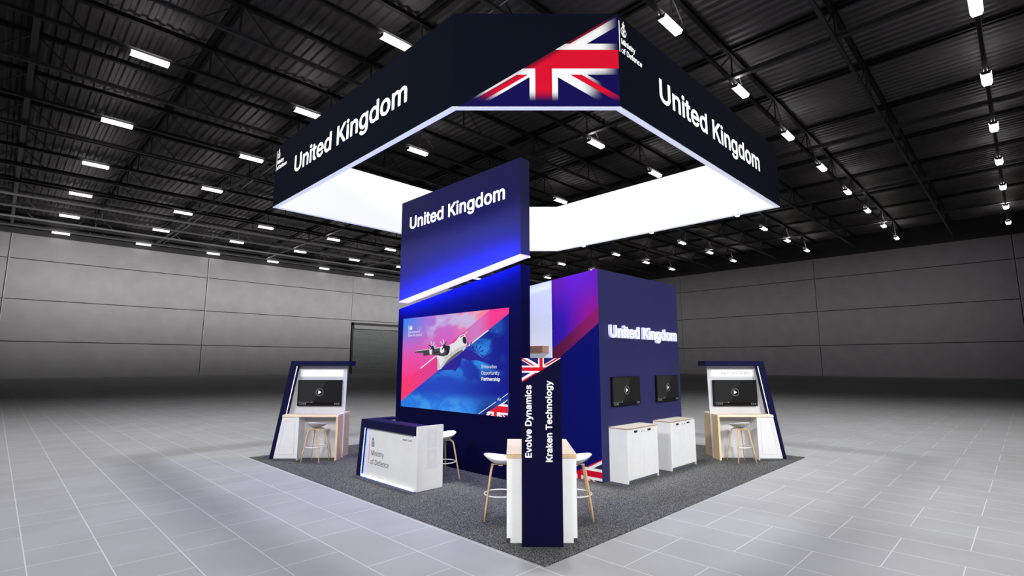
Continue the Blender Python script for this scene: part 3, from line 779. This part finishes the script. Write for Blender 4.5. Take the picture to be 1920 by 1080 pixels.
for x0, lb in ((8.485, 'black wall monitor on the navy block, the one above the nearer white cabinet'), (10.165, 'black wall monitor on the navy block, the one above the farther white cabinet')):
    t = thing('wall_monitor', lb, 'monitor', (x0 + .5, BY0 - .03, 1.37), 0., 'monitors on the navy block')
    monitor(t, x0, BY0, 1.37, 1.0 if x0 < 9 else .97, .565, .055, .012)

# ------------------------------------------------------------------ white cabinets
def cabinet(x0, x1, lb):
    y0, y1, z1 = 5.38, 5.786, 1.0
    t = thing('storage_cabinet', lb, 'cabinet', ((x0 + x1) / 2, 5.6, CZ), 0., 'white two-door cabinets by the navy block')
    b = MB(); b.box(x0, x0 + .018, y0, y1, CZ, z1 - .02); b.box(x1 - .018, x1, y0, y1, CZ, z1 - .02); b.box(x0 + .018, x1 - .018, y1 - .012, y1, CZ, z1 - .02); b.box(x0 + .018, x1 - .018, y0 + .03, y1 - .012, .065, .083)
    b.build('cabinet_body', WHITE, t, .002)
    b = MB(); b.box(x0 + .018, x1 - .018, y0 + .035, y0 + .05, CZ, .07); b.build('kick_plinth', GREY_KICK, t)
    b = MB(); b.box(x0 - .004, x1 + .004, y0 - .006, y1, z1 - .02, z1 - .003, 0); b.box(x0 - .002, x1 + .002, y0 - .004, y1 - .002, z1 - .003, z1, 1); b.build('cabinet_top', [BROWN_EDGE, CREAM_TOP], t)
    xm = (x0 + x1) / 2
    for s in (-1, 1):
        a, c = (x0 + .02, xm - .002) if s < 0 else (xm + .002, x1 - .02)
        b = MB(); b.box(a, c, y0, y0 + .02, .072, z1 - .025); d = b.build('cabinet_door', WHITE_DOOR, t, .003)
        hx = xm + s * .24 - .02; b = MB()
        b.box(hx - .05, hx + .05, y0 - .012, y0, .915, .945); b.box(hx - .06, hx + .02, y0 - .035, y0 - .01, .918, .935); b.build('door_latch', BLACK_METAL, d, .003, 'black lever latch')
        b = MB(); lx = xm + s * .045; b.tube([(lx, y0 - .008, .918), (lx, y0, .918)], .014, 0, 12); b.build('door_lock', CHROME, d)
    return t
cabinet(8.385, 9.475, 'white two-door cabinet against the navy block, nearer the camera')
cabinet(10.015, 11.10, 'white two-door cabinet against the navy block, farther from the camera')

# ------------------------------------------------------------------ bar stools
def stool(loc, rot, lb, shell, proto={}):
    """seat opens towards local -x, raised back lip on local +x"""
    key = shell.name
    if 'src' in proto:
        src = proto['src']; t = src.copy(); COL.objects.link(t); t.location = loc; t.rotation_euler = (0, 0, rot); t['label'] = lb
        for ch in list(src.children):
            c = ch.copy(); COL.objects.link(c); c.parent = t
            if c.name.startswith('seat_shell'):
                c.data = c.data.copy(); c.data.materials[0] = shell
        return t
    t = thing('bar_stool', lb, 'bar stool', loc, 1., 'bar stools with wooden legs'); t.rotation_euler = (0, 0, rot)
    # seat shell
    nr, nt_ = 9, 40; b = MB(); v = []; f = []
    def pt(i, k, off):
        rho = i / nr; th = 2 * PI * k / nt_; c, s = math.cos(th), math.sin(th)
        back = max(0., c); front = max(0., -c)
        rx = .2 + .03 * back - .01 * front; ry = .23
        x, y = rho * rx * c * (1 + .08 * back), rho * ry * s
        rim = .092 + .045 * back ** 1.6 - .04 * front ** 1.5
        z = .752 + rim * rho ** 2.2
        return Vector((x, y, z + off))
    top = [[pt(i, k, .014) for k in range(nt_)] for i in range(nr + 1)]; bot = [[pt(i, k, 0.) for k in range(nt_)] for i in range(nr + 1)]
    for i in range(nr + 1):
        for k in range(nt_):
            if i == nr: top[i][k] = bot[i][k] + Vector((-.010 * math.cos(2 * PI * k / nt_), -.010 * math.sin(2 * PI * k / nt_), .010))
    v = [p for r in top for p in r] + [p for r in bot for p in r]; o = (nr + 1) * nt_
    for i in range(nr):
        for k in range(nt_):
            l = (k + 1) % nt_
            f.append((i * nt_ + k, (i + 1) * nt_ + k, (i + 1) * nt_ + l, i * nt_ + l)); f.append((o + i * nt_ + k, o + i * nt_ + l, o + (i + 1) * nt_ + l, o + (i + 1) * nt_ + k))
    for k in range(nt_):
        l = (k + 1) % nt_; f.append((nr * nt_ + k, o + nr * nt_ + k, o + nr * nt_ + l, nr * nt_ + l))
    b.faces(v, f, 0, True); b.build('seat_shell', shell, t)
    # legs: each rises from the floor and bends in under the seat
    for sx in (-1, 1):
        for sy in (-1, 1):
            path = [(sx * .222, sy * .218, CZ + .004), (sx * .2, sy * .195, .2), (sx * .137, sy * .13, .66), (sx * .128, sy * .12, .70), (sx * .122, sy * .10, .722), (sx * .119, sy * .075, .731), (sx * .118, sy * .002, .733)]
            b = MB(); b.tube(path, [.0125, .014, .0165, .0165, .016, .015, .015], 0, 10); b.build('leg', WOOD_LEG, t)
    b = MB(); b.box(-.13, .13, -.02, .02, .742, .753); b.box(-.03, .03, -.1, .1, .742, .753)
    for sx in (-.118, .118): b.box(sx - .02, sx + .02, -.03, .03, .744, .755)
    b.build('seat_bracket', WOOD_LEG, t)
    b = MB(); b.tube([(.232 * math.cos(2 * PI * k / 40), .227 * math.sin(2 * PI * k / 40), .345) for k in range(40)], .0095, 0, 8, True); b.build('footrest_ring', RING_WHITE, t)
    proto['src'] = t
    return t
def RD(r, d, z=0.): return (r * S2 + d * S2, -r * S2 + d * S2, z)      # r to the right of the stand's diagonal, d along it
A45 = -PI / 4
stool(RD(-.165, 7.735), A45 + PI, 'white shell bar stool tucked under the left side of the front high table', SHELL_WHITE)
stool(RD(.915, 7.735), A45, 'white shell bar stool tucked under the right side of the front high table', SHELL_WHITE)
stool((6.25, 8.10, 0), 0., 'white shell bar stool standing behind the white reception counter', SHELL_WHITE)
stool(RD(-4.43, 11.955), A45 - PI * .55, 'white shell bar stool, coloured grey as if shaded, under the desk of the left hand kiosk', SHELL_SHADED)
stool(RD(5.16, 11.945), A45 - PI * .45, 'white shell bar stool, coloured grey as if shaded, under the desk of the right hand kiosk', SHELL_SHADED)

# ------------------------------------------------------------------ front high table and totem (own frames, turned to the diagonal)
TR = .3705
tb = thing('high_table', 'white high table with a pale oak top, behind the navy totem at the front corner', 'table', RD(TR, 7.3), A45)
b = MB(); b.box(-.44, .44, -.631, .65, 1.02, 1.073); b.build('table_top', [WOOD], tb, .003)
b = MB(); b.box(-.442, .442, -.632, -.6315, 1.02, 1.073); b.build('top_edge', WOOD_EDGE, tb)
for y in (-.62, .60):
    b = MB(); b.prism([(-.437, y, .068), (-.39, y, .068), (-.39, y, CZ), (.39, y, CZ), (.39, y, .068), (.437, y, .068), (.437, y, 1.02), (-.437, y, 1.02)], (0, .04, 0)); b.build('end_panel', WHITE, tb, .003)
b = MB(); b.box(-.13, .13, -.58, .60, CZ, 1.02); b.build('centre_panel', WHITE, tb, .002)
to = thing('totem_sign', 'slim navy totem sign with two upright company names, before the front high table', 'sign', RD(TR, 6.6), A45)
b = MB(); b.box(-.25, .25, -.06, .02, CZ, 2.267); b.build('totem_body', NAVY_PRINT, to, .003)
PO = (-.2475, -.06, 1.96); b = MB()
fl = union_flag(.2435, .166, .0205, .0235, .037, .0435, .595, .058)
flag_print(b, fl, [(0, .0), (.495, .304), (0, .304)], PO, UR, UZ, .0012, .0003)
b.build('union_flag_print', [F_WHITE, F_RED, F_BLUE], to)
b = MB()
for txt, bx, z0, wd in (('Evolve Dynamics', -.1265, 1.05, .878), ('Kraken Technology', .129, .998, .985)):
    lettering(b, txt, (bx, -.06, z0), UZ, (-1, 0, 0), wd, .082, .003, .026)
b.build('lettering', TXT_WHITE, to)
# ------------------------------------------------------------------ kiosks
def kiosk(m, lb, lb_tv, stand):
    """m=-1 left, +1 right; local x measured from the stand's diagonal, mirrored by m"""
    c0 = .365; qc = 4.95; dc = 12.45
    t = thing('demo_kiosk', lb, 'kiosk', RD(c0 + m * qc, dc), A45, 'corner demo kiosks')
    X = lambda q: m * (q - qc); D = lambda d: d - dc
    def pris(mbx, pts, d0, d1, mi=0): mbx.prism([(X(q), D(d0), z) for q, z in pts], (0, d1 - d0, 0), mi)
    def bx(mbx, q0, q1, d0, d1, z0, z1, mi=0): mbx.box(X(q0), X(q1), D(d0), D(d1), z0, z1, mi)
    ou = lambda z: 5.97 - .171 * z                        # outer edge of the slanted post
    nn = .15
    b = MB()
    pris(b, [(ou(CZ), CZ), (ou(2.25), 2.25), (4.21, 2.25), (4.21, 2.135), (ou(2.135) - nn, 2.135), (ou(CZ) - nn, CZ)], 12.24, 12.74)
    b.build('navy_frame', NAVY, t, .003)
    b = MB(); pris(b, [(4.335, CZ), (ou(CZ) - nn - .002, CZ), (ou(2.133) - nn - .002, 2.133), (4.31, 2.133)], 12.43, 12.46); b.build('back_panel', mat('white_kiosk_panel', (.6, .6, .625), .5, noise=(6, .02)), t, .002)
    b = MB()
    for k in range(52):
        z = 1.03 + (2.12 - 1.03) * k / 51
        b.box(X(ou(z) - nn - .014), X(ou(z) - nn - .004), D(12.25), D(12.262), z - .006, z + .006, 0)
    pris(b, [(ou(1.02) - nn - .016, 1.02), (ou(1.02) - nn - .002, 1.02), (ou(2.13) - nn - .002, 2.13), (ou(2.13) - nn - .016, 2.13)], 12.262, 12.27, 1)
    b.build('led_strip', [mat('led_bead', (.8, .8, .8), .4, emit=(1, 1, 1.1), es=3.), mat('led_tape', (.03, .03, .1), .5)], t)
    # desk
    b = MB(); pris(b, [(4.355, .975), (ou(.975) - nn - .004, .975), (ou(1.025) - nn - .004, 1.025), (4.355, 1.025)], 12.07, 12.43)
    pris(b, [(4.355, .975), (5.60, .975), (5.59, 1.025), (4.355, 1.025)], 12.46, 12.92); b.build('worktop', WOOD, t, .003)
    b = MB(); bx(b, 4.357, 4.405, 12.072, 12.43, CZ, .975); bx(b, 4.357, 4.405, 12.46, 12.918, CZ, .975); b.build('end_panel', WOOD_V, t, .003)
    b = MB(); pris(b, [(5.262, CZ + .0), (5.262, .975), (5.28, .975), (5.28, CZ)], 12.09, 12.43)
    pris(b, [(5.28, .05), (ou(.05) - nn - .01, .05), (ou(.975) - nn - .01, .975), (5.28, .975)], 12.11, 12.43)
    b.build('cabinet_body', WHITE, t, .002)
    b = MB(); pris(b, [(5.28, CZ), (ou(CZ) - nn - .02, CZ), (ou(.05) - nn - .02, .05), (5.28, .05)], 12.12, 12.2); b.build('kick_plinth', GREY_KICK, t)
    b = MB(); pris(b, [(5.265, .052), (ou(.052) - nn - .008, .052), (ou(.972) - nn - .008, .972), (5.265, .972)], 12.092, 12.11); dr = b.build('cabinet_door', WHITE_DOOR, t, .002)
    b = MB(); i0 = .075; g_ = .008
    lo, hi = .14, .885
    ia, ib = ou(lo) - nn - i0 - .008, ou(hi) - nn - i0 - .008
    for pl in ([(5.345, lo), (ia, lo), (ia - .0013, lo + g_), (5.345, lo + g_)], [(5.345, hi - g_), (ib, hi - g_), (ib, hi), (5.345, hi)], [(5.345, lo), (5.345 + g_, lo), (5.345 + g_, hi), (5.345, hi)], [(ia - g_, lo), (ia, lo), (ib, hi), (ib - g_, hi)]):
        pris(b, pl, 12.089, 12.092)
    b.build('door_moulding', mat('door_moulding', (.62, .62, .63), .5), dr)
    # name plate
    q0, q1 = sorted((X(4.405), X(5.425))); y = D(12.43)
    b = MB(); b.box(q0, q1, y - .004, y, 1.884, 2.05); pl = b.build('name_plate', mat('name_plate_white', (.9, .9, .9), .5, emit=(1, 1, 1), es=.25), t)  # faint glow added to the plate so it reads brighter than the panel
    O = (q0, y - .004, 1.884); W = q1 - q0
    b = MB()
    if m < 0:
        lettering(b, 'SMY', (q0 + .305 * W, y - .004, 1.935), UR, UZ, .17 * W, .06, .001, -.006, 0)
        lettering(b, 'TEC', (q0 + .487 * W, y - .004, 1.935), UR, UZ, .15 * W, .06, .001, -.006, 1)
        b.build('name_lettering', [mat('pale_cyan_vinyl', (.45, .66, .78), .5), mat('pale_grey_vinyl', (.52, .5, .6), .5)], pl)
    else:
        lettering(b, 'RAY SYSTEMS', (q0 + .235 * W, y - .004, 1.93), UR, UZ, .675 * W, .066, .001, .003, 0)
        c = (.135 * W, .083); ring2(b, c, .05, .053, O, UR, UZ, 0, .001)
        for k in range(8):
            a = 2 * PI * k / 8; put(b, line2((c[0] + .022 * math.cos(a), c[1] + .02 * math.sin(a)), (c[0] + .034 * math.cos(a + .5), c[1] + .03 * math.sin(a + .5)), .004), O, UR, UZ, 0, .001)
        put(b, line2((c[0], c[1] - .012), (c[0], c[1] - .042), .004), O, UR, UZ, 0, .001)
        b.build('name_lettering', [mat('grey_violet_vinyl', (.2, .16, .26), .5)], pl)
    # its screen is a thing of its own
    cx = c0 + m * qc
    v = thing('kiosk_monitor', lb_tv, 'monitor', RD(cx, dc, 1.2), A45, 'kiosk monitors')
    q0, q1 = sorted((X(4.405), X(5.447)))
    v2 = v
    monitor(v2, q0, y, 0., q1 - q0, .604, .06, .02)
    return t
kiosk(-1, 'navy framed demo kiosk with faint pale lettering, at the left carpet corner', 'black monitor on the left hand kiosk, under a plate with faint pale lettering', 0)
kiosk(1, 'navy framed demo kiosk with dark lettering and ring logo, at the right carpet corner', 'black monitor on the right hand kiosk, under a plate with dark lettering and ring logo', 0)

# ------------------------------------------------------------------ reception counter
ct = thing('reception_counter', 'white reception counter with navy slanted frame, blue LED edges and a printed emblem', 'counter', (5.6, 8.6, CZ))
FX = 5.30
oy = lambda z: 9.68 - .118 * z                            # outer edge of the slanted end
b = MB()
b.prism([(FX, oy(CZ), CZ), (FX, oy(1.1), 1.1), (FX, 7.694, 1.1), (FX, 7.694, .945), (FX, oy(.945) - .15, .945), (FX, oy(CZ) - .15, CZ)], (.06, 0, 0))
b.prism([(FX + .06, oy(CZ), CZ), (FX + .06, oy(1.1), 1.1), (FX + .06, oy(1.1) - .04, 1.1), (FX + .06, oy(CZ) - .04, CZ)], (.60, 0, 0))
b.box(FX + .06, 5.6, 7.694, oy(1.1) - .04, 1.055, 1.1)
b.prism([(FX + .3, oy(1.1) - .04, 1.055), (FX + .3, oy(1.1) - .225, 1.055), (FX + .72, oy(1.1) - .225, 1.055), (FX + .72, oy(1.1), 1.055), (FX + .66, oy(1.1), 1.055), (FX + .66, oy(1.1) - .04, 1.055)], (0, 0, .045))
b.build('navy_frame', NAVY, ct, .002)
b = MB(); b.prism([(FX + .06, oy(CZ) - .06, CZ), (FX + .06, oy(1.05) - .06, 1.05), (FX + .06, 7.694, 1.05), (FX + .06, 7.694, CZ)], (.02, 0, 0)); fp = b.build('front_panel', WHITE, ct)
b = MB(); b.box(FX + .03, 5.885, 7.643, 7.692, CZ, 1.1); ep = b.build('end_panel', WHITE, ct, .002)
for z0, z1 in ((.722, 1.045), (.365, .69)):
    b = MB(); b.box(5.52, 5.742, 7.6405, 7.643, z0, z1); p_ = b.build('service_hatch', mat('hatch_white', (.73, .73, .74), .5), ep, .001)
    b = MB(); b.box(5.60, 5.67, 7.639, 7.6405, z1 - .15, z1 - .08); b.build('hatch_catch', WHITE_DOOR, p_)
b = MB(); b.box(FX + .08, 5.86, 7.694, 9.45, .72, .745); b.build('worktop', WHITE, ct)
LEDB = mat('blue_white_led', (.8, .8, .8), .4, emit=(.40, .72, 3.2), es=1.9)
b = MB(); b.box(FX + .018, FX + .055, 7.70, oy(.03) - .155, CZ + .002, .058, 1); b.box(FX + .012, FX + .018, 7.70, oy(.03) - .155, CZ, .05, 0)
b.build('led_strip', [LEDB, WHITE], ct)
b = MB()
for k in range(30):
    z = .06 + .87 * k / 29; yy = oy(z) - .158
    b.box(FX + .004, FX + .014, yy - .009, yy + .004, z - .009, z + .009, 0)
b.box(FX + .004, FX + .014, 7.70, 7.715, .918, .933, 0)
b.prism([(FX + .014, oy(.05) - .153, .05), (FX + .014, oy(.935) - .153, .935), (FX + .014, oy(.935) - .165, .935), (FX + .014, oy(.05) - .165, .05)], (.01, 0, 0), 1)
b.build('led_strip', [LEDB, mat('blue_led_tape', (.05, .1, .4), .4, emit=(.05, .2, 1), es=1.2)], ct)
O = Vector((FX + .06, 9.19, .0)); b = MB()
def CT_(txt, y, z, w, cap, wgt, mi=0): lettering(b, txt, (FX + .06, y, z), UL, UZ, w, cap, .002, wgt, mi)
CT_('Ministry', 9.225, .437, .45, .095, -.004); CT_('of Defence', 9.245, .270, .655, .098, -.004); CT_('Stand: 1348', 8.155, .822, .285, .03, .004)
crest(b, (FX + .06, 9.18, .592), UL, UZ, .195); put(b, [(9.235 - 9.314, .276), (9.235 - 9.302, .276), (9.235 - 9.302, .79), (9.235 - 9.314, .79)], (FX + .06, 9.235, 0), UL, UZ, 1, .002)
b.build('counter_lettering', [TXT_DARK, RED_V], fp)

# ------------------------------------------------------------------ light
def light(kind, name, loc, energy, color=(1, 1, 1), aim=None, **kw):
    l = bpy.data.lights.new(name, kind); l.energy = energy; l.color = color
    for k, v in kw.items(): setattr(l, k, v)
    o = bpy.data.objects.new(name, l); COL.objects.link(o); o.location = loc
    if aim is not None:
        o.rotation_euler = (Vector(aim) - Vector(loc)).to_track_quat('-Z', 'Y').to_euler()
    return o
def spot(name, loc, aim, e, ang, blend, r=.4, col=(1, 1, 1)): return light('SPOT', name, loc, e, col, aim, spot_size=math.radians(ang), spot_blend=blend, shadow_soft_size=r)
HL = 21.4
def disc(name, loc, aim, e, size, spread=180, col=(1, 1, 1)): return light('AREA', name, loc, e, col, aim, shape='DISK', size=size, spread=math.radians(spread))
disc('unseen_overhead_light', (9.1, 8.6, HL), (9.1, 8.6, 0), 900, 1.5, 125)
disc('unseen_overhead_light', (9.1, 8.6, HL), (9.1, 8.6, 0), 240, 1.2, 24)  # narrow added fill brightening the carpet and tabletops
for x, y in ((2.5, 20), (20, 2.5)): disc('unseen_overhead_light', (x, y, HL), (x, y, 0), 1010, 3., 103)  # added fills evening out the floor to both sides
disc('unseen_overhead_light', (1, 1, HL), (1, 1, 0), 190, 4., 120)  # added overhead fill on the camera side
disc('front_fill', (-13, -13, 13), (7, 7, 0), 520, 4., 60)  # added unseen fill from behind the camera, lifting the upright faces
disc('front_fill', (-20, 4, 15), (6, 10., 4), 330, 4., 48); disc('front_fill', (4, -20, 15), (11., 6, 0), 225, 4., 32)  # added side fills for the left and right faces of the stand
# added strip fills in mid-air, brightening the two far walls
light('AREA', 'wall_fill', (45, 70, 19.2), 4500, (1, 1, 1), (45, Y1, 14.), shape='RECTANGLE', size=100, size_y=.4, spread=math.radians(53))
light('AREA', 'wall_fill', (72, 45, 19.2), 800, (1, .95, .975), (X1, 45, 10.), shape='RECTANGLE', size=90, size_y=.4, spread=math.radians(54))
# added unseen blue lights before the tower, imitating the slot's wash
for k in range(9):
    y = 6.95 + .5 * k
    light('POINT', 'slot_wash_fill', (TX - .42, y, (zu(y) + zl(y)) / 2), 27, (.0, .055, 1), shadow_soft_size=.03)
ym = (TY0 + TY1) / 2
lo = light('AREA', 'slot_wash_fill', (TX - .26, ym, (zu(ym) + zl(ym)) / 2), 205, (.02, .035, 1), shape='RECTANGLE', size=4.3, size_y=.03)
xa = Vector((0, 1, -.1345)).normalized(); za = Vector((-1, 0, 0)); ya = za.cross(xa)
light('POINT', 'slot_wash_fill', (7.5, 6.42, 4.0), 15, (.0, .05, 1), shadow_soft_size=.03)  # added blue point for the tower's end face and the printed side
lo.rotation_euler = Matrix((xa, ya, za)).transposed().to_euler()
w = bpy.data.worlds.new('World'); SC.world = w; w.use_nodes = True
w.node_tree.nodes['Background'].inputs[0].default_value = (.05, .05, .052, 1); w.node_tree.nodes['Background'].inputs[1].default_value = .3

# ------------------------------------------------------------------ camera
cam = bpy.data.cameras.new('Camera'); co = bpy.data.objects.new('Camera', cam); COL.objects.link(co); SC.camera = co
cam.sensor_width = 36; cam.lens = 18.0; cam.clip_end = 400; cam.clip_start = .05
co.location = (0, 0, 2.2)
pit = math.atan(141 / 960)
co.rotation_euler = (PI / 2 + pit, 0, -PI / 4)
vs = SC.view_settings; vs.view_transform = 'Standard'; vs.look = 'None'; vs.exposure = 0.; vs.gamma = 1.; vs.use_curve_mapping = False
SC.cycles.use_denoising = True
SC.cycles.max_bounces = 6
for o in bpy.data.objects:
    if '_w' in o: del o['_w']
